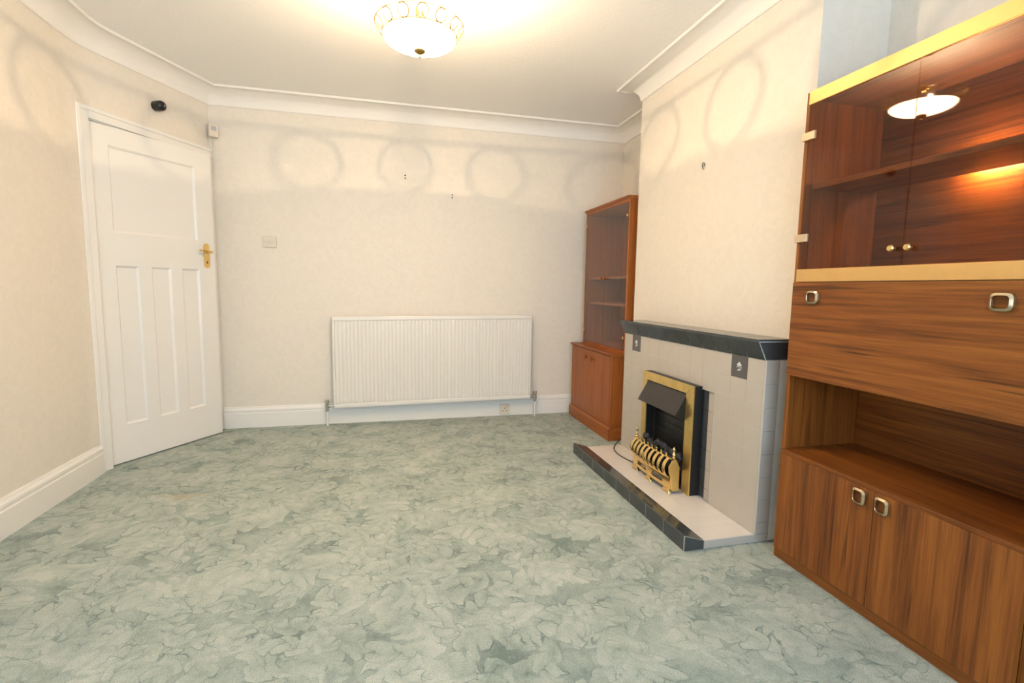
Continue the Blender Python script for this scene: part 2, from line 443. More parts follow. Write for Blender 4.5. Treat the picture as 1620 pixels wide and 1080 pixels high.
# skirting boards
SK = [(0, 0), (.020, 0), (.020, .112), (.0165, .118), (.0165, .124), (.019, .128), (.018, .140), (.010, .152), (.008, .160), (0, .162)]
def skirting(name, p0, p1, nrm, label, h=1.0):
    p0, p1, nrm = Vector(p0), Vector(p1), Vector(nrm)
    L = (p1-p0).length; d = (p1-p0).normalized()
    def fn(c): return p0 + d*c.y + nrm*(c.x+.0005) + Vector((0, 0, c.z*h))
    struct(name, MB().prism(SK, 'y', 0, L, fn=fn), M_paint, label)
skirting('baseboard_left', (XL, YFRONT, 0), (XL, 3.262, 0), (1, 0, 0), 'tall white moulded skirting board along the left wall', 1.04)
skirting('baseboard_back', (-1.215, YB, 0), (XR, YB, 0), (0, -1, 0), 'white moulded skirting board below the radiator')
skirting('baseboard_right', (XR, BY1, 0), (XR, YB-.022, 0), (-1, 0, 0), 'white skirting board behind the corner display cabinet')
skirting('baseboard_alcove', (XR, YFRONT, 0), (XR, BY0-.001, 0), (-1, 0, 0), 'white skirting board behind the teak wall unit')
skirting('baseboard_chimney', (BX0, BY0, 0), (BX0, 1.753, 0), (-1, 0, 0), 'short end of white skirting between hearth and teak unit')

# door frame
tr = thing('trim_2', tuple(wb((.45, 0, 0))), 'white moulded architrave framing the panelled door', None, kind='structure')
f = MB(); f.box(.867, .932, 0.0005, .016, 0, 2.054, .003, fn=wb); f.box(.912, .938, 0.0005, .024, 0, 2.058, .004, fn=wb); f.build('architrave_jamb', M_paint, tr)
f = MB(); f.box(.004, .866, .0005, .016, 1.996, 2.054, .003, fn=wb); f.box(.004, .911, .0005, .023, 2.036, 2.058, .004, fn=wb); f.build('architrave_head', M_paint, tr)
f = MB(); f.box(.004, .086, .0005, .014, 0, 1.995, .003, fn=wb); f.build('architrave_jamb', M_paint, tr)
f = MB(); f.box(.861, .8675, -.12, -.0005, 0, 1.991, fn=wb); f.box(.0885, .096, -.12, -.0005, 0, 1.991, fn=wb); f.box(.0885, .8675, -.12, -.0005, 1.9915, 1.9995, fn=wb)
f.build('door_lining', M_paint, tr)

# door leaf: local x along the leaf from the hinge, y negative = into the wall, room face at y = 0
dang = .5709
HIN = Vector((-1.606, 3.345, 0))
door = thing('door_1', tuple(HIN), 'white four panel door with brass lever handle standing slightly ajar', None, kind='structure', rotz=PI/2-dang)
DW, DT = .762, .040
def dbox(mb, s0, s1, z0, z1, y0, y1, bev=.0): mb.box(s0, s1, y0, y1, z0, z1, bev)
# room side is local -y (rotation maps +y to the left of the leaf direction)
leaf = MB()
xs = [0, .102, .640, DW]; zb0, zb1, zm0, zm1, zt = .008, .236, 1.195, 1.388, 1.989
ztp = 1.882
for a, b, c, d in [(0, .102, zb0, zt), (.640, DW, zb0, zt), (.102, .640, zb0, zb1), (.102, .640, zm0, zm1), (.102, .640, ztp, zt), (.234, .312, zb1, zm0), (.438, .514, zb1, zm0)]:
    dbox(leaf, a, b, c, d, 0, DT)
leaf.build('leaf', M_paint, door, local=True)
for a, b, c, d in [(.102, .640, zm1, ztp), (.102, .234, zb1, zm0), (.312, .438, zb1, zm0), (.514, .640, zb1, zm0)]:
    p = MB(); dbox(p, a, b, c, d, .013, DT-.013)
    # sloped moulding round the panel
    k = .011
    for (q, ax) in (((a, b), 0), ((c, d), 1)):
        pass
    bm = bmesh.new()
    O = [(a, 0.001, c), (b, 0.001, c), (b, 0.001, d), (a, 0.001, d)]
    I = [(a+k, .0125, c+k), (b-k, .0125, c+k), (b-k, .0125, d-k), (a+k, .0125, d-k)]
    vo = [bm.verts.new(v) for v in O]; vi = [bm.verts.new(v) for v in I]
    for i in range(4): bm.faces.new((vo[i], vo[(i+1) % 4], vi[(i+1) % 4], vi[i]))
    p.add(bm)
    p.build('panel', M_paint, door, local=True)
pl = MB()
pts = []
for i in range(24):
    t = 2*PI*i/24; r = 1.0
    pts.append((.700 + .0225*math.cos(t)*(1 if abs(math.sin(t)) < .8 else .95), 1.291 + (.0625 if math.sin(t) > 0 else -.0625) + .0225*math.sin(t)))
pl.prism(pts, 'y', -.004, -.0002)
pl.lathe([(.0001, -.0068), (.010, -.0066), (.013, -.004)], (.700, 0, 1.316), 'y', 16)
plate = tag(pl.build('handle_plate', M_brass, door, local=True, smooth=True), 'polished brass back plate')
lv = MB(); lv.tube([(.700, -.004, 1.316), (.700, -.045, 1.316)], .0085, 10)
lv.tube([(.708, -.045, 1.316), (.690, -.048, 1.316), (.665, -.047, 1.319), (.640, -.046, 1.325), (.624, -.046, 1.322), (.615, -.046, 1.326)], [.0095, .010, .0085, .0075, .0065, .0075], 10)
put('lever', lv.mesh('lever', M_brass, True), door, True)
kh = MB(); kh.prism([(.6965, 1.236), (.7035, 1.236), (.7025, 1.248), (.6975, 1.248)], 'y', -.0046, -.0041); kh.lathe([(.0001, -.0046), (.0042, -.0046), (.0042, -.0041)], (.700, 0, 1.250), 'y', 12)
put('keyhole', kh.mesh('keyhole', M_dark), door, True)
for z in (1.818, .289):
    h = MB()
    h.lathe([(.0055, z-.052), (.0055, z-.002)], (-.002, -.006, 0), 'z', 10); h.lathe([(.0055, z+.002), (.0055, z+.052)], (-.002, -.006, 0), 'z', 10)
    h.box(-.001, .012, -.003, -.0003, z-.05, z+.05, .0008)
    put('hinge', h.mesh('hinge', M_paint, True), door, True)

# ------------------------------------------------------------------ ceiling lamp
LX, LY = .148, 2.300
lamp = thing('ceiling_lamp', (LX, LY, ZC), 'lit frosted glass bowl lamp with brass looped rim hanging from ceiling', 'ceiling lamp')
MB().lathe([(.0001, ZC-.030), (.030, ZC-.028), (.050, ZC-.014), (.055, ZC-.0005)], (LX, LY, 0), 'z', 28).build('ceiling_rose', M_brass, lamp, smooth=True)
MB().tube([(LX, LY, ZC-.028), (LX, LY, 2.119)], .0015, 8).build('rod', M_brass, lamp)
MB().lathe([(.0001, 2.285), (.016, 2.283), (.020, 2.26), (.014, 2.245), (.0035, 2.240)], (LX, LY, 0), 'z', 16).build('lamp_holder', M_brass, lamp, smooth=True)
bl = []
for i in range(15):
    t = i/14; r = .156*math.sin(t*PI/2); bl.append((max(r, .0001), 2.118 + .050*(1-math.cos(t*PI/2))**.9))
bl2 = [(max(r-.004, .0001), z+.004) for r, z in bl][::-1]
MB().lathe(bl + bl2, (LX, LY, 0), 'z', 48).build('glass_bowl', M_bowl, lamp, smooth=True)
def ringpts(r, z, n=64): return [(LX+r*math.cos(2*PI*i/n), LY+r*math.sin(2*PI*i/n), z) for i in range(n)]
MB().tube(ringpts(.158, 2.170), .0026, 6, True).build('inner_rim', M_ring, lamp, smooth=True)
MB().tube(ringpts(.188, 2.214), .0020, 6, True).build('outer_rim', M_ring, lamp, smooth=True)
NO = 14
om = MB(); om.tube([(0, .0235*math.cos(2*PI*i/22), .0255*math.sin(2*PI*i/22)) for i in range(22)], .0022, 5, True)
om = om.mesh('ring_ornament', M_ring, True)
for i in range(NO):
    t = PI/2 + 2*PI*i/NO
    oo = put('ring_ornament', om, lamp, True)
    oo.location = (.173*math.cos(t), .173*math.sin(t), 2.192-ZC)
    oo.rotation_euler = Matrix.Rotation(t, 3, 'Z').to_euler()
    oo.rotation_euler = (Matrix.Rotation(t, 3, 'Z') @ Matrix.Rotation(math.atan2(.030, .044), 3, 'Y')).to_euler()
MB().lathe([(.0001, 2.086), (.005, 2.087), (.006, 2.093), (.004, 2.098), (.013, 2.101), (.024, 2.109), (.025, 2.113), (.018, 2.119), (.0001, 2.121)], (LX, LY, 0), 'z', 20).build('finial', M_ring, lamp, smooth=True)
BP = (LX-.001, LY-.038, 2.210)
MB().lathe([(.0001, -.020), (.010, -.016), (.016, -.004), (.016, .006), (.009, .018), (.008, .030)], BP, 'z', 14).build('bulb', glass('bulb_glass', (.98, .98, .96)), lamp, smooth=True)
MB().tube([(BP[0], BP[1], BP[2]+.030), (BP[0], BP[1], BP[2]+.045), (LX, LY, 2.262)], .005, 8).build('bulb_arm', M_brass, lamp, smooth=True)
pt = bpy.data.lights.new('bulb_light', 'POINT'); pt.energy = BULB_W; pt.color = BULB_COL; pt.shadow_soft_size = .0035
po = bpy.data.objects.new('bulb_light', pt); COL.objects.link(po); po.parent = lamp; po.location = Vector(BP) - Vector((LX, LY, ZC))

# ------------------------------------------------------------------ radiator
RX0, RX1, RZ0, RZ1, RY = -.419, 1.187, .148, .867, 4.026
def tilt(c): return (c[0], c[1], c[2] + .0105*(c[0]-.384))
rad = thing('radiator', (.384, 4.05, 0), 'long white fluted panel radiator low on the back wall', 'radiator')
n = 54; prof = []
pitchx = (RX1-RX0-.03)/n
for i in range(n):
    x = RX0+.015+i*pitchx
    prof += [(x, .0075), (x+.0030, .0075), (x+.0080, 0.0), (x+pitchx-.005, 0.0)]
prof.append((RX1-.015, .0075))
bm = bmesh.new(); cols = []
zs = [RZ0+.030, RZ0+.040, RZ1-.038, RZ1-.028]
for x, d in prof:
    cols.append([bm.verts.new((x, RY + (d if 0 < j < 3 else .0078), z)) for j, z in enumerate(zs)])
for A, B in zip(cols, cols[1:]):
    for j in range(3): bm.faces.new((A[j], B[j], B[j+1], A[j+1]))
p = MB(); p.add(bm, tilt); p.build('fluted_panel', M_rad, rad)
p = MB(); p.box(RX0, RX1, RY-.002, RY+.05, RZ1-.032, RZ1, .006, fn=tilt); p.build('top_rail', M_rad, rad)
p = MB(); p.box(RX0+.004, RX1-.004, RY-.001, RY+.03, RZ0, RZ0+.034, .006, fn=tilt); p.build('bottom_rail', M_rad, rad)
p = MB(); p.box(RX0, RX0+.016, RY+.0, RY+.045, RZ0+.03, RZ1-.03, .004, fn=tilt); p.box(RX1-.016, RX1, RY+.0, RY+.045, RZ0+.03, RZ1-.03, .004, fn=tilt)
p.box(RX0+.01, RX1-.01, RY+.009, RY+.03, RZ0+.02, RZ1-.02, fn=tilt); p.build('back_panel', M_rad, rad)
for x in (-.1, .86):
    p = MB(); p.box(x, x+.04, RY+.045, YB-.0005, .30, .75); p.build('bracket', M_rad, rad)
for x, e, dz in ((-.468, RX0+.004, -.006), (1.232, RX1-.004, .008)):
    MB().tube([(x, 4.045, 0.0), (x, 4.045, .125)], .0075, 10).build('pipe', M_paint, rad, smooth=True)
    v = MB(); zz = .165+dz
    v.lathe([(.0001, zz-.042), (.012, zz-.042), (.014, zz-.03), (.0105, zz-.026), (.0105, zz-.018), (.015, zz-.016), (.015, zz+.012), (.010, zz+.014), (.010, zz+.02), (.0165, zz+.022), (.0155, zz+.045), (.0001, zz+.047)], (x, 4.045, 0), 'z', 12)
    s = 1 if e > x else -1
    v.lathe([(.010, 0), (.010, s*.012), (.014, s*.013), (.014, s*.026), (.009, s*.027), (.009, abs(e-x)*s)], (x, 4.045, zz-.002), 'x', 12)
    v.build('valve', M_chrome, rad, smooth=True)

# ------------------------------------------------------------------ small things on the walls
sw = thing('light_switch', (-.853, YB, 1.377), 'ivory square light switch between door and radiator', 'light switch')
MB().box(-.900, -.806, YB-.012, YB-.0005, 1.376, 1.458, .002).build('plate', M_plastic, sw)
for x in (-.869, -.846): MB().box(x-.008, x+.008, YB-.0155, YB-.011, 1.407, 1.428, .002).build('rocker', M_plastic, sw)
for x in (-.887, -.821): MB().lathe([(.0001, -.0018), (.0035, -.0016), (.004, 0)], (x, YB-.0111, 1.4175), 'y', 10).build('screw', M_chrome, sw)
so = thing('power_socket', (.972, YB-.0205, .02), 'small white single power socket set in the skirting', 'socket')
MB().box(.928, 1.016, YB-.034, YB-.0215, .014, .102, .003).build('plate', M_plastic, so)
for x, z, a, b in ((.955, .044, .0045, .003), (.988, .044, .0045, .003), (.9715, .066, .003, .0055)):
    MB().box(x-a, x+a, YB-.0345, YB-.0339, z-b, z+b).build('pin_hole', M_dark, so)
MB().box(.988, 1.002, YB-.0375, YB-.034, .074, .092, .0015).build('rocker', simple('red_marked_rocker', (.70, .52, .45), .4), so)

det = thing('wall_camera', tuple(wb((.432, 0, 2.165))), 'small round black camera fixed high above the door', 'camera')
def detf(c):                                             # local y out of the wall
    return CORN + ea*(.432+c[0]) + en*c[1] + Vector((0, 0, 2.207+c[2]))
MB().lathe([(.028, .0005), (.030, .006), (.030, .012)], (0, 0, 0), 'y', 24, detf).build('base', M_blackp, det, smooth=True)
MB().lathe([(.029, .0125), (.031, .018), (.031, .050), (.027, .060), (.017, .066), (.0001, .068)], (0, 0, 0), 'y', 28, detf).build('housing', M_blackp, det, smooth=True)
MB().lathe([(.005, .0675), (.004, .0695), (.0001, .0696)], (-.004, 0, 0), 'y', 12, detf).build('lens', M_plastic_g, det)

sn = thing('motion_sensor', (-1.19, 4.05, 2.14), 'small ivory motion sensor tucked in the corner right of the door', 'sensor')
sa = math.radians(32)
def snf(c):
    x, y, z = c; return (-1.192 + x*math.cos(sa) - y*math.sin(sa)*-1*-1, 4.078 + x*math.sin(sa)*1 + y*math.cos(sa), 2.180+z)
MB().box(-.030, .030, -.018, .018, -.045, .045, .006, fn=snf).build('housing', M_plastic, sn)
MB().box(-.017, .017, -.0195, -.0182, -.002, .028, fn=snf).build('lens', M_plastic_g, sn)
MB().tube([(-1.196, 4.095, 2.131), (-1.203, 4.104, 2.105), (-1.206, 4.108, 2.075)], .003, 6).build('cable', M_plastic, sn)

for x, z, lab in ((.147, 1.958, 'tiny pair of dark screw holes high on back wall, left one'), (.519, 1.829, 'tiny pair of dark screw holes on back wall, lower right one')):
    t = thing('wall_plug', (x, YB, z-.02), lab, 'screw hole', 'screw holes on the back wall')
    for dz in (.0135, -.0085): MB().lathe([(.0001, -.003), (.0045, -.0025), (.0055, -.0004)], (x, YB, z+dz), 'y', 10).build('plug', M_dark, t)
t = thing('picture_hook', (BX0, 2.448, 1.75), 'small bent metal picture hook on the chimney breast', 'hook')
MB().tube([(BX0-.002, 2.452, 1.775), (BX0-.004, 2.448, 1.790), (BX0-.014, 2.446, 1.792), (BX0-.016, 2.448, 1.778), (BX0-.006, 2.452, 1.758)], .0022, 6).build('wire', M_dark, t)
MB().lathe([(.0001, -.004), (.004, -.003), (.004, -.0003)], (BX0, 2.450, 1.783), 'x', 10).build('nail', M_chrome, t)

# ------------------------------------------------------------------ tiled fireplace
FX, FY0, FY1 = 1.555, 1.754, 3.044
PH, PV, ZM = (FY1-FY0)/12, .103, .809
ZHT = .036
OC0, OC1, OR = 3, 9, 2                                    # opening columns, first open row
fp = thing('tiled_fireplace', (1.45, 2.40, 0), 'beige tiled fireplace with charcoal mantel and charcoal edged hearth', 'fireplace')
oy0, oy1, oz = FY0+OC0*PH, FY0+OC1*PH, ZM-OR*PV
c = MB(); xb = BX0-.001
c.box(FX+.0008, xb, FY0+.0008, oy0, ZHT+.0005, ZM); c.box(FX+.0008, xb, oy1, FY1, ZHT+.0005, ZM); c.box(FX+.0008, xb, oy0, oy1, oz, ZM)
c.box(1.6262, xb, FY0+.0008, FY1, .0005, ZHT)
c.build('surround_core', M_grout, fp)
MB().box(1.6264, BX0-.001, FY0-.0006, FY0+.0004, .001, ZM-.002).build('plaster_edge', M_plaster, fp)
g = .0012
def tile_mesh(name, w, h, mat, axis, bev=.0006, t=.008):
    m = MB()
    if axis == 'x': m.box(-t/2, t/2, -w/2, w/2, -h/2, h/2, bev)
    elif axis == 'y': m.box(-w/2, w/2, -t/2, t/2, -h/2, h/2, bev)
    else: m.box(-w/2, w/2, -h/2, h/2, -t/2, t/2, bev)
    return m.mesh(name, mat)
tm = tile_mesh('tile', PH-g, PV-g, M_tile, 'x')
tmo = tile_mesh('motif_tile', PH-g, PV-g, M_tile_m, 'x')
rows = 8
zlast = ZM-7*PV
hl = zlast-ZHT-.001
tml = tile_mesh('tile', PH-g, hl-g, M_tile, 'x')
for r in range(rows):
    for k in range(12):
        if r >= OR and OC0 <= k < OC1: continue
        y = FY0+(k+.5)*PH
        z = ZM-(r+.5)*PV if r < 7 else ZHT+.001+hl/2
        if r == 0 and k in (1, 10):
            mt = put('motif_tile', tmo, fp, loc=(FX+.004-.0005, y, z)); tag(mt, 'grey tile with small white rose')
            rs = MB()
            for (dy, dz, rr) in ((.0, .011, .0085), (-.010, .005, .0055), (.010, .006, .0055), (.001, -.001, .0045), (-.013, -.006, .004), (.013, -.004, .0035)):
                bm = bmesh.new(); bmesh.ops.create_circle(bm, cap_ends=True, radius=rr, segments=9)
                rs.add(bm, lambda v, dy=dy, dz=dz: (FX-.0014, y+dy-v.x*.9, z+dz+v.y+.0025*math.sin(9*math.atan2(v.y, v.x))))
            rs.box(FX-.0014, FX-.0010, y-.0012, y+.0012, z-.020, z-.004); rs.box(FX-.0014, FX-.0010, y-.012, y-.002, z-.015, z-.011); rs.box(FX-.0014, FX-.0010, y+.002, y+.011, z-.018, z-.014)
            rob = rs.build('rose_print', M_motif); rob.parent = mt; rob.location = -Vector((FX+.0035, y, z))
        else: put('tile', tm if r < 7 else tml, fp, loc=(FX+.004+random.uniform(-.0003, .0002), y, z))
# rounded corner strip and side tiles
sd = tile_mesh('side_tile', .066, PV-g, M_tile, 'y'); sdl = tile_mesh('side_tile', .066, hl-g, M_tile, 'y')
for r in range(rows):
    z = ZM-(r+.5)*PV if r < 7 else ZHT+.001+hl/2
    put('side_tile', sd if r < 7 else sdl, fp, loc=(1.590, FY0+.0042-.004, z))
MB().tube([(FX+.0055, FY0+.0045, ZHT+.002), (FX+.0055, FY0+.0045, ZM-.001)], .0068, 14).build('bullnose_edge', M_tile, fp, smooth=True)
# recessed panel behind the fire: beige slip, charcoal slip
XP = FX+.014
for r in range(6):
    z1 = oz-.004-r*PV*.985; z0 = max(z1-PV*.985+g, ZHT+.001)
    if z1-z0 < .01: continue
    MB().box(XP-.004, XP+.01, oy0+.0005, oy0+.056, z0, z1, .0015).build('slip_tile', M_tile, fp)
    MB().box(XP-.002, XP+.01, oy0+.0575, oy0+.13, z0, z1, .0015).build('dark_slip_tile', M_tile_d, fp)
MB().box(XP+.0105, BX0-.02, oy0+.0005, oy1-.0005, ZHT+.001, oz-.0005).build('opening_back', M_black, fp)
MB().tube([(FX+.003, oy0, ZHT+.002), (FX+.003, oy0, oz-.012), (FX+.003, oy0+.004, oz-.003), (FX+.003, oy0+.014, oz), (FX+.003, oy1, oz)], .0042, 8).build('opening_trim', M_tile, fp, smooth=True)
# mantel
MXT, ZMT = 1.512, .897
mp = MB()
mp.prism([(FX-.0032, ZM+.0005), (BX0-.001, ZM+.0005), (BX0-.001, ZMT-.006), (MXT+.0002, ZMT-.006)], 'y', FY0-.002, FY1-.002)
mp.build('mantel_core', M_grout_w, fp)
sl = Vector((MXT-FX, 0, ZMT-.005-ZM))
def mant_tile(y0, y1, xa=FX-.004, xc=FX+.004):
    m = MB(); gg = .0011
    m.prism([(xa, ZM+.001), (xa+.007, ZM+.001), (MXT+.007, ZMT-.005), (MXT-.001, ZMT-.004), (MXT-.002, ZMT-.010)], 'y', y0+gg, y1-gg, bev=.0008)
    return m
for k in range(12):
    y0 = FY0+k*PH
    if k == 0: y0 += .001
    mant_tile(y0, FY0+(k+1)*PH).build('mantel_tile', M_tile_d, fp)
MB().prism([(FX-.001, ZM+.002), (BX0-.002, ZM+.002), (BX0-.002, ZMT-.011), (MXT+.004, ZMT-.011)], 'y', FY0-.003, FY0+.0032, bev=.0008).build('mantel_end_tile', M_tile_d, fp)
for k in range(12):
    m = MB(); y0 = FY0+k*PH+(g if k else -.004); m.box(MXT-.003, BX0-.0015, y0, FY0+(k+1)*PH, ZMT-.005, ZMT+.002, .0028, 3); m.build('mantel_top_tile', M_tile_d, fp)
# hearth
HX0, HX1 = 1.205, 1.302
hs = MB(); hs.box(HX1, FX+.07, FY0-.002, FY1-.002, 0, ZHT-.0008); hs.prism([(HX0+.0008, 0), (HX1+.001, 0), (HX1+.001, ZHT+.002), (HX0+.005, .0668), (HX0+.0008, .0642)], 'y', FY0-.003, FY1-.003)
hs.build('hearth_core', M_grout_w, fp)
hx = [HX1+.0008, HX1+.1075, HX1+.215, FX+.0005]
for i in range(3):
    w_ = hx[i+1]-hx[i]
    me = MB().box(-w_/2+g/2, w_/2-g/2, -PH/2+g/2, PH/2-g/2, -.003, .003, .0006).mesh('hearth_tile', M_tile_p)
    for k in range(12): put('hearth_tile', me, fp, loc=((hx[i]+hx[i+1])/2, FY0+(k+.5)*PH, ZHT-.003+random.uniform(-.0003, .0003)))
for i in range(3):
    a, b = (HX1+.0008, HX1+.1075, HX1+.215, FX+.066)[i:i+2]
    MB().box(a+g/2, b-g/2, FY0-.003, FY0+.0025, .001, ZHT-.002, .0015).build('hearth_edge_tile', M_tile, fp)
KP = (FY1-FY0)/8
km = MB(); km.prism([(HX0, .0005), (HX0+.006, .0005), (HX0+.006, .060), (HX1-.002, ZHT-.001), (HX1-.001, ZHT+.004), (HX0+.004, .0685), (HX0, .065)], 'y', -KP/2+.0009, KP/2-.0009, bev=.0012)
km = km.mesh('kerb_tile', M_tile_d)
for k in range(8): put('kerb_tile', km, fp, loc=(0, FY0+(k+.5)*KP, 0))
MB().prism([(HX0+.002, .0005), (HX1-.001, .0005), (HX1-.001, ZHT+.002), (HX0+.003, .066)], 'y', FY0-.004, FY0+.0015, bev=.001).build('kerb_end_tile', M_tile_d, fp)

# ------------------------------------------------------------------ electric fire
EX, EY0, EY1, EZ0, EZ1 = 1.506, 2.174, 2.687, ZHT+.0008, .616
IY0, IY1, IZ1 = 2.238, 2.640, .568
ef = thing('electric_fire', (1.50, 2.42, ZHT), 'black electric fire with brass frame, fret and imitation coals', 'fire')
cs = MB()
cs.box(EX+.006, XP-.005, EY0+.001, EY0+.06, EZ0, EZ1-.001, .001); cs.box(EX+.006, XP-.005, EY1-.04, EY1-.001, EZ0, EZ1-.001, .001); cs.box(EX+.006, XP-.005, EY0+.061, EY1-.041, IZ1+.006, EZ1-.001, .001)
cs.build('casing', M_black, ef)
ib = MB(); ib.box(XP+.004, XP+.010, oy0+.14, EY1-.045, EZ0, IZ1+.004)
ib.box(EX+.01, XP+.003, EY0+.061, EY1-.041, EZ0, .06)
ib.box(EX+.014, XP-.006, IY0-.024, IY0-.018, .061, IZ1); ib.build('firebox', M_black, ef)
for i in range(7):
    z = .24+i*.042; MB().box(XP-.001, XP+.003, IY0+.03, IY1-.03, z, z+.016, .0008).build('firebrick_rib', M_black, ef)
def frame_piece(pts): return MB().prism(pts, 'x', EX-.003, EX+.0055, bev=.0012)
e = .0006
frame_piece([(EY0, EZ0), (IY0, EZ0), (IY0, IZ1-e), (EY0, EZ1-e)]).build('brass_frame_stile', M_brass_worn, ef)
frame_piece([(EY1, EZ0), (IY1, EZ0), (IY1, IZ1-e), (EY1, EZ1-e)]).build('brass_frame_stile', M_brass_worn, ef)
frame_piece([(EY0, EZ1), (IY0, IZ1), (IY1, IZ1), (EY1, EZ1)]).build('brass_frame_top', M_brass_worn, ef)
# canopy hood
hx0, hz0, hx1, hz1 = EX+.004, .562, 1.447, .449
hd = MB(); t = .002
hd.prism([(hx0, hz0), (hx0+t, hz0-t), (hx1+t, hz1), (hx1, hz1+.001)], 'y', IY0+.001, IY1-.001); hd.build('hood', M_hood, ef)
for y in (IY0+.001, IY1-.004):
    MB().prism([(hx0, hz0-.003), (hx1+.002, hz1+.001), (EX+.004, hz1-.028), (EX+.03, hz1-.01), (EX+.03, hz0-.01)], 'y', y, y+.0028).build('hood_cheek', M_black, ef)
# coals
for i in range(16):
    col_, row = i % 8, i//8
    y = IY0+.03+col_*.048+random.uniform(-.008, .008); x = 1.487-row*.022+random.uniform(-.006, .006)*0.6 + .008
    z = .200+row*-.010+random.uniform(-.006, .012)+.012*math.sin(i*2.1)+(.018 if row == 0 else 0)
    b = bmesh.new(); bmesh.ops.create_icosphere(b, subdivisions=2, radius=.026)
    for v in b.verts:
        k = 1+.22*math.sin(v.co.x*170+i)*math.cos(v.co.y*150+2*i)+random.uniform(-.10, .10); v.co *= k
        v.co = Vector((v.co.x*.75+x, v.co.y*1.05+y, v.co.z*.85+z))
    m = MB(); m.add(b); m.build('coal', M_coal, ef, smooth=False)
MB().box(1.458, EX+.012, IY0+.004, IY1-.004, .150, .178, .002).build('coal_tray', M_black, ef)
# brass fret
fr = thing('fire_fret', (1.43, 2.42, ZHT), 'cast brass fret with curved bars standing before the electric fire', 'fret')
GY0, GY1 = 2.222, 2.618; GX = 1.424; z0 = ZHT+.0006
GM = (GY0+GY1)/2
def bow(y): return -.012*(1-((y-GM)/(.5*(GY1-GY0)))**2)
def bx(c): return (c[0]+bow(min(max(c[1], GY0), GY1)), c[1], c[2])
bp = MB()
N = 26
def rail(mb, ya, yb, za, zb, t=.010, x=GX, bev=.0012):
    k = max(2, int((yb-ya)/.016)); 
    b = bmesh.new(); rings = []
    for i in range(k+1):
        y = ya+(yb-ya)*i/k; q = x+bow(y)
        rings.append([b.verts.new((q, y, za)), b.verts.new((q+t, y, za)), b.verts.new((q+t, y, zb)), b.verts.new((q, y, zb))])
    for A, B in zip(rings, rings[1:]):
        for j in range(4): b.faces.new((A[j], A[(j+1) % 4], B[(j+1) % 4], B[j]))
    b.faces.new(rings[0]); b.faces.new(rings[-1]); bmesh.ops.recalc_face_normals(b, faces=b.faces[:])
    mb.add(b)
rail(bp, GY0, GY1, .106, .124); rail(bp, GY0+.03, GY1-.03, .064, .082)
for a, b in ((GY0, GY0+.062), (GM-.028, GM+.028), (GY1-.062, GY1)): rail(bp, a, b, .0821, .1059)
rail(bp, GY0, GY0+.0299, .060, .082); rail(bp, GY1-.0299, GY1, .060, .082)
for yc, hw in ((GY0+.030, .036), (GM, .030), (GY1-.030, .036)):
    bp.prism([(yc-hw, z0), (yc+hw, z0), (yc+hw-.006, .050), (yc+hw-.016, .0638), (yc-hw+.016, .0638), (yc-hw+.006, .050)], 'x', GX-.003+bow(yc), GX+.010+bow(yc), bev=.0015)
for y in (GM,):
    bp.lathe([(.0001, -.010), (.006, -.008), (.009, 0)], (GX+bow(y), y, .094), 'x', 14)
bp.build('fret_base', M_brass, fr)
tl = MB(); tl.tube([(GX-.006+bow(GY0+(GY1-GY0)*i/16), GY0+(GY1-GY0)*i/16, .128) for i in range(17)], .0048, 8); tl.build('lower_rail', M_brass, fr, smooth=True)
tl = MB(); tl.tube([(GX+.004+bow(GY0+(GY1-GY0)*i/16), GY0+(GY1-GY0)*i/16, .226) for i in range(17)], .0040, 8); tl.build('upper_rail', M_brass, fr, smooth=True)
nb = 9
for i in range(nb):
    y = GY0+.022+(GY1-GY0-.044)*i/(nb-1); b = bmesh.new(); rings = []
    for j in range(13):
        t = j/12; z = .130+.098*t; xx = GX-.006 - .026*math.sin(PI*min(1, t*1.02))**.8 + .010*t + bow(y)
        wv = .0112*(1+.20*math.sin(PI*t)); th = .0048
        rings.append([b.verts.new((xx+th*math.cos(a)*1.0, y+wv*math.sin(a), z+.002*math.cos(a))) for a in [2*PI*q/10 for q in range(10)]])
    for A, B in zip(rings, rings[1:]):
        for q in range(10): b.faces.new((A[q], A[(q+1) % 10], B[(q+1) % 10], B[q]))
    b.faces.new(rings[0]); b.faces.new(rings[-1]); bmesh.ops.recalc_face_normals(b, faces=b.faces[:])
    m = MB(); m.add(b); m.build('bar', M_brass, fr, smooth=True)
for i in range(nb-1):
    y = GY0+.022+(GY1-GY0-.044)*(i+.5)/(nb-1)
    MB().lathe([(.003, .228), (.0065, .233), (.0045, .237), (.0065, .243), (.0055, .248), (.0001, .251)], (GX+.004+bow(y), y, 0), 'z', 10).build('knob', M_brass, fr, smooth=True)
for y in (GY0, GY1):
    MB().prism([(GX+.0105, .050), (GX+.052, .050), (GX+.052, .175), (GX+.030, .222), (GX+.008, .216), (GX-.012, .185), (GX-.010, .150), (GX+.002, .128)], 'y', y-.004, y+.004, bev=.0015).build('side_cheek', M_brass_worn, fr)
    MB().lathe([(.0001, .2225), (.007, .223), (.009, .232), (.005, .238), (.009, .247), (.006, .256), (.0035, .262), (.0075, .271), (.006, .280), (.002, .287), (.0001, .290)], (GX+.016, y, 0), 'z', 12).build('finial', M_brass, fr, smooth=True)
cb = MB(); cpts = [(1.575, 3.062, ZHT+.05), (1.545, 3.070, ZHT+.012), (1.490, 3.010, ZHT+.004), (1.452, 2.930, ZHT+.004), (1.440, 2.84, ZHT+.004), (1.447, 2.76, ZHT+.004), (1.462, 2.69, ZHT+.004), (1.484, 2.66, ZHT+.004), (1.500, 2.655, ZHT+.004)]
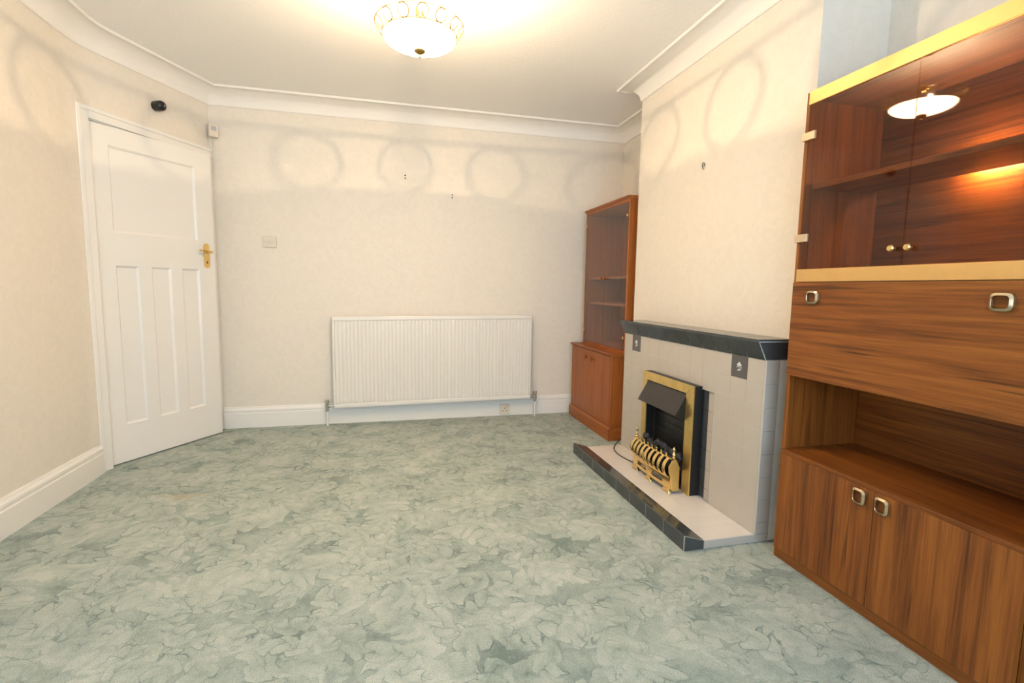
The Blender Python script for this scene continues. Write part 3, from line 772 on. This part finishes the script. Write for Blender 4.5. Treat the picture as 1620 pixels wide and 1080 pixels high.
def smooth_pts(P, n=6):
    P = [Vector(p) for p in P]; out = []
    for i in range(len(P)-1):
        a, b, c, d = P[max(i-1, 0)], P[i], P[i+1], P[min(i+2, len(P)-1)]
        for k in range(n):
            t = k/n; out.append(.5*((2*b)+(-a+c)*t+(2*a-5*b+4*c-d)*t*t+(-a+3*b-3*c+d)*t**3))
    return out+[P[-1]]
cb.tube(smooth_pts(cpts), .0034, 8); cb.build('power_cable', M_blackp, ef, smooth=True)

# ------------------------------------------------------------------ corner display cabinet (far alcove)
dc = thing('display_cabinet', (1.78, 3.63, 0), 'reddish wooden display cabinet with glass doors in the far corner', 'cabinet')
QX, Q0, Q1, QB, QZ = 1.560, 3.240, 4.030, 1.990, .640
c = MB()
c.box(QX, QB, Q0, Q0+.018, .10, QZ-.020, .001); c.box(QX, QB, Q1-.018, Q1, .10, QZ-.020, .001); c.box(QX+.002, QB, Q0+.018, Q1-.018, .10, .118); c.box(QB-.01, QB-.001, Q0+.018, Q1-.018, .118, QZ-.020)
c.build('base_carcass', M_mah_z, dc)
c = MB(); c.prism([(QX-.014, 0.0005), (QB, 0.0005), (QB, .0995), (QX-.002, .0995), (QX-.006, .090), (QX-.014, .082)], 'y', Q0-.008, Q1+.008); c.build('plinth', M_mah_y, dc)
c = MB(); c.prism([(QX-.004, QZ-.0195), (QX-.014, QZ-.012), (QX-.014, QZ-.004), (QX-.008, QZ), (QB, QZ), (QB, QZ-.0195)], 'y', Q0-.012, Q1+.010); c.build('base_top', M_mah_y, dc)
qm = (Q0+Q1)/2
for a, b, kx in ((Q0+.020, qm-.001, qm-.052), (qm+.001, Q1-.020, qm+.062)):
    d = MB().box(QX-.002, QX+.016, a, b, .104, QZ-.022, .0015).build('base_door', M_mah_z, dc)
    k = MB().lathe([(.006, -.002), (.006, -.010), (.013, -.016), (.014, -.022), (.009, -.028), (.0001, -.029)], (QX, kx, .556), 'x', 14).build('knob', M_mah_y, d, smooth=True)
UX, U0, U1, UZ = 1.650, 3.232, 4.012, 1.757
c = MB()
c.box(UX, QB, U0, U0+.018, QZ+.001, UZ-.020, .001); c.box(UX, QB, U1-.018, U1, QZ+.001, UZ-.020, .001); c.box(UX+.002, QB, U0+.018, U1-.018, QZ+.001, QZ+.019)
c.box(UX+.002, QB, U0+.018, U1-.018, UZ-.040, UZ-.020)
c.build('upper_carcass', M_mah_z, dc)
MB().box(QB-.008, QB-.001, U0+.019, U1-.019, QZ+.02, UZ-.041).build('back_board', M_mah_z, dc)
c = MB(); c.prism([(UX-.001, UZ-.0195), (UX-.014, UZ-.006), (UX-.014, UZ), (QB, UZ), (QB, UZ-.0195)], 'y', U0-.002, U1+.014); c.build('cornice', M_mah_y, dc)
for z in (1.190, .984): MB().box(UX+.030, QB-.009, U0+.019, U1-.019, z-.008, z+.010, .001).build('shelf', M_mah_y, dc)
um = (U0+U1)/2 - .003
for a, b, hy, ky in ((U0+.020, um-.001, U0+.026, um-.030), (um+.001, U1-.020, U1-.026, um+.030)):
    d = MB().box(UX-.002, UX+.003, a, b, QZ+.022, UZ-.043).build('glass_door', M_clear, dc)
    MB().lathe([(.006, -.003), (.006, -.010), (.012, -.016), (.012, -.022), (.007, -.026), (.0001, -.027)], (UX, ky, 1.186), 'x', 12).build('knob', M_mah_y, d, smooth=True)
    for z in (1.622, .752):
        MB().lathe([(.011, -.0025), (.011, -.006), (.0001, -.007)], (UX, hy, z), 'x', 12).build('hinge', M_brass, d, smooth=True)

# ------------------------------------------------------------------ teak wall unit (near alcove)
wu = thing('wall_unit', (1.73, 1.23, 0), 'tall teak wall unit with smoked glass doors and gold strips', 'wall unit')
VX, VD, V0, V1, VB, VZ = 1.563, 1.543, .806, 1.646, 1.925, 1.852
th = .016
for y in (V0, V1-th): MB().box(VX, VB, y, y+th, 0.0005, VZ, .0008).build('side_panel', M_teak_z, wu)
i0, i1 = V0+th+.0005, V1-th-.0005
MB().box(VX+.001, VX+.015, i0, i1, .001, .0515).build('plinth', M_teak_y, wu)
MB().box(VX-.018, VB-.009, i0, i1, .452, .4675, .0008).build('niche_shelf', M_teak_y, wu)
MB().box(VX+.001, VB-.009, i0, i1, .052, .066).build('bottom_board', M_teak_y, wu)
MB().box(VX+.001, VB-.009, i0, i1, .770, .786).build('flap_board', M_teak_y, wu)
MB().box(VX+.002, VB-.009, i0, i1, 1.160, 1.176).build('display_floor', M_teak_y, wu)
MB().box(VX+.002, VB-.009, i0, i1, VZ-.030, VZ-.014).build('top_board', M_teak_y, wu)
MB().box(VB-.008, VB, i0, i1, .054, VZ-.001).build('back_board', M_teak_y, wu)
MB().box(VX+.035, VB-.068, i0, i1, 1.494, 1.514, .0008).build('display_shelf', M_teak_y, wu)
MB().box(VX-.006, VX+.0015, V0+.014, V1-.015, 1.139, 1.187, .0008).build('gold_strip', M_gold, wu)
MB().box(VX-.006, VX+.0015, V0+.014, V1-.015, 1.803, VZ-.001, .0008).build('gold_strip', M_gold, wu)
flap = MB().box(VD, VX-.002, V0-.0, V1-.017, .772, 1.1365, .001).build('drop_flap', M_teak_y, wu)
def ring_handle():
    """square ring pull with rounded corners"""
    R, n = .0, 40; b = bmesh.new(); rings = []
    for i in range(n):
        t = 2*PI*i/n; cx, sx = math.cos(t), math.sin(t); p = 4.2
        k = 1/((abs(cx)**p+abs(sx)**p)**(1/p))
        o_ = Vector((0, .0275*cx*k, .0245*sx*k)); i_ = Vector((0, .0185*cx*k, .0158*sx*k))
        rings.append([b.verts.new(q) for q in (o_+Vector((-.0005, 0, 0)), o_*.97+Vector((-.009, 0, 0)), i_*1.08+Vector((-.0135, 0, 0)), i_+Vector((-.011, 0, 0)), i_*1.06+Vector((-.0005, 0, 0)))])
    for i in range(n):
        A, B = rings[i], rings[(i+1) % n]
        for j in range(5): b.faces.new((A[j], A[(j+1) % 5], B[(j+1) % 5], B[j]))
    bmesh.ops.recalc_face_normals(b, faces=b.faces[:])
    m = MB(); m.add(b); return m.mesh('ring_handle', M_pewter, True)
RH = ring_handle()
def handle(parent, y, z, rot=0.):
    o = bpy.data.objects.new('ring_handle', RH); COL.objects.link(o); o.parent = parent; o.location = (VD-.0002, y, z)
    o.rotation_euler = (rot, 0, 0); return o
handle(flap, 1.527, 1.081); handle(flap, .936, 1.081)
vm = (V0+V1)/2 - .002
d1 = MB().box(VD, VX-.001, vm+.001, V1-.017, .053, .4515, .0008).build('base_door', M_teak_z, wu)
d2 = MB().box(VD, VX-.001, V0+.016, vm-.001, .053, .4515, .0008).build('base_door', M_teak_z, wu)
handle(d1, 1.273, .417, PI/2); handle(d2, 1.193, .416, PI/2)
for a, b, hy, ky, s in ((vm+.0015, V1-.018, V1-.030, vm+.026, 1), (V0+.018, vm-.0015, V0+.030, vm-.026, -1)):
    d = MB().box(VX-.004, VX+.001, a, b, 1.190, 1.800).build('smoked_glass_door', M_smoke, wu)
    for z in (1.686, 1.306):
        MB().box(VX-.014, VX-.0045, hy-.026*1.1, hy+.030, z-.0145, z+.0145, .001).build('clip_hinge', M_clip, d)
    MB().lathe([(.005, -.0045), (.004, -.010), (.009, -.015), (.011, -.021), (.008, -.026), (.0001, -.027)], (VX, ky, 1.241), 'x', 14).build('knob', M_brass, d, smooth=True)
cl = MB(); cl.tube([(VB-.040, 1.16, 1.520), (VB-.040, 1.29, 1.520)], .006, 10); cl.build('cabinet_lamp', M_cabl, wu, smooth=True)

nu = thing('base_cabinet', (1.76, .40, 0), 'dark brown low cabinet cut off at the lower right edge', 'cabinet')
Z1 = .4515
for y in (.02, .788): MB().box(1.600, VB, y, y+.016, .0005, Z1).build('side_panel', wood('dark_teak', 'z', (.03, .01, .005), (.06, .02, .008), (.09, .03, .012)), nu)
M_dk = bpy.data.materials['dark_teak']
MB().box(1.600, VB, .0365, .7875, Z1-.016, Z1).build('top_board', M_dk, nu)
MB().box(1.620, 1.634, .0365, .7875, .001, .052).build('plinth', M_dk, nu)
for a, b in ((.0375, .411), (.413, .787)): MB().box(1.601, 1.617, a, b, .054, Z1-.017, .001).build('door', M_dk, nu)
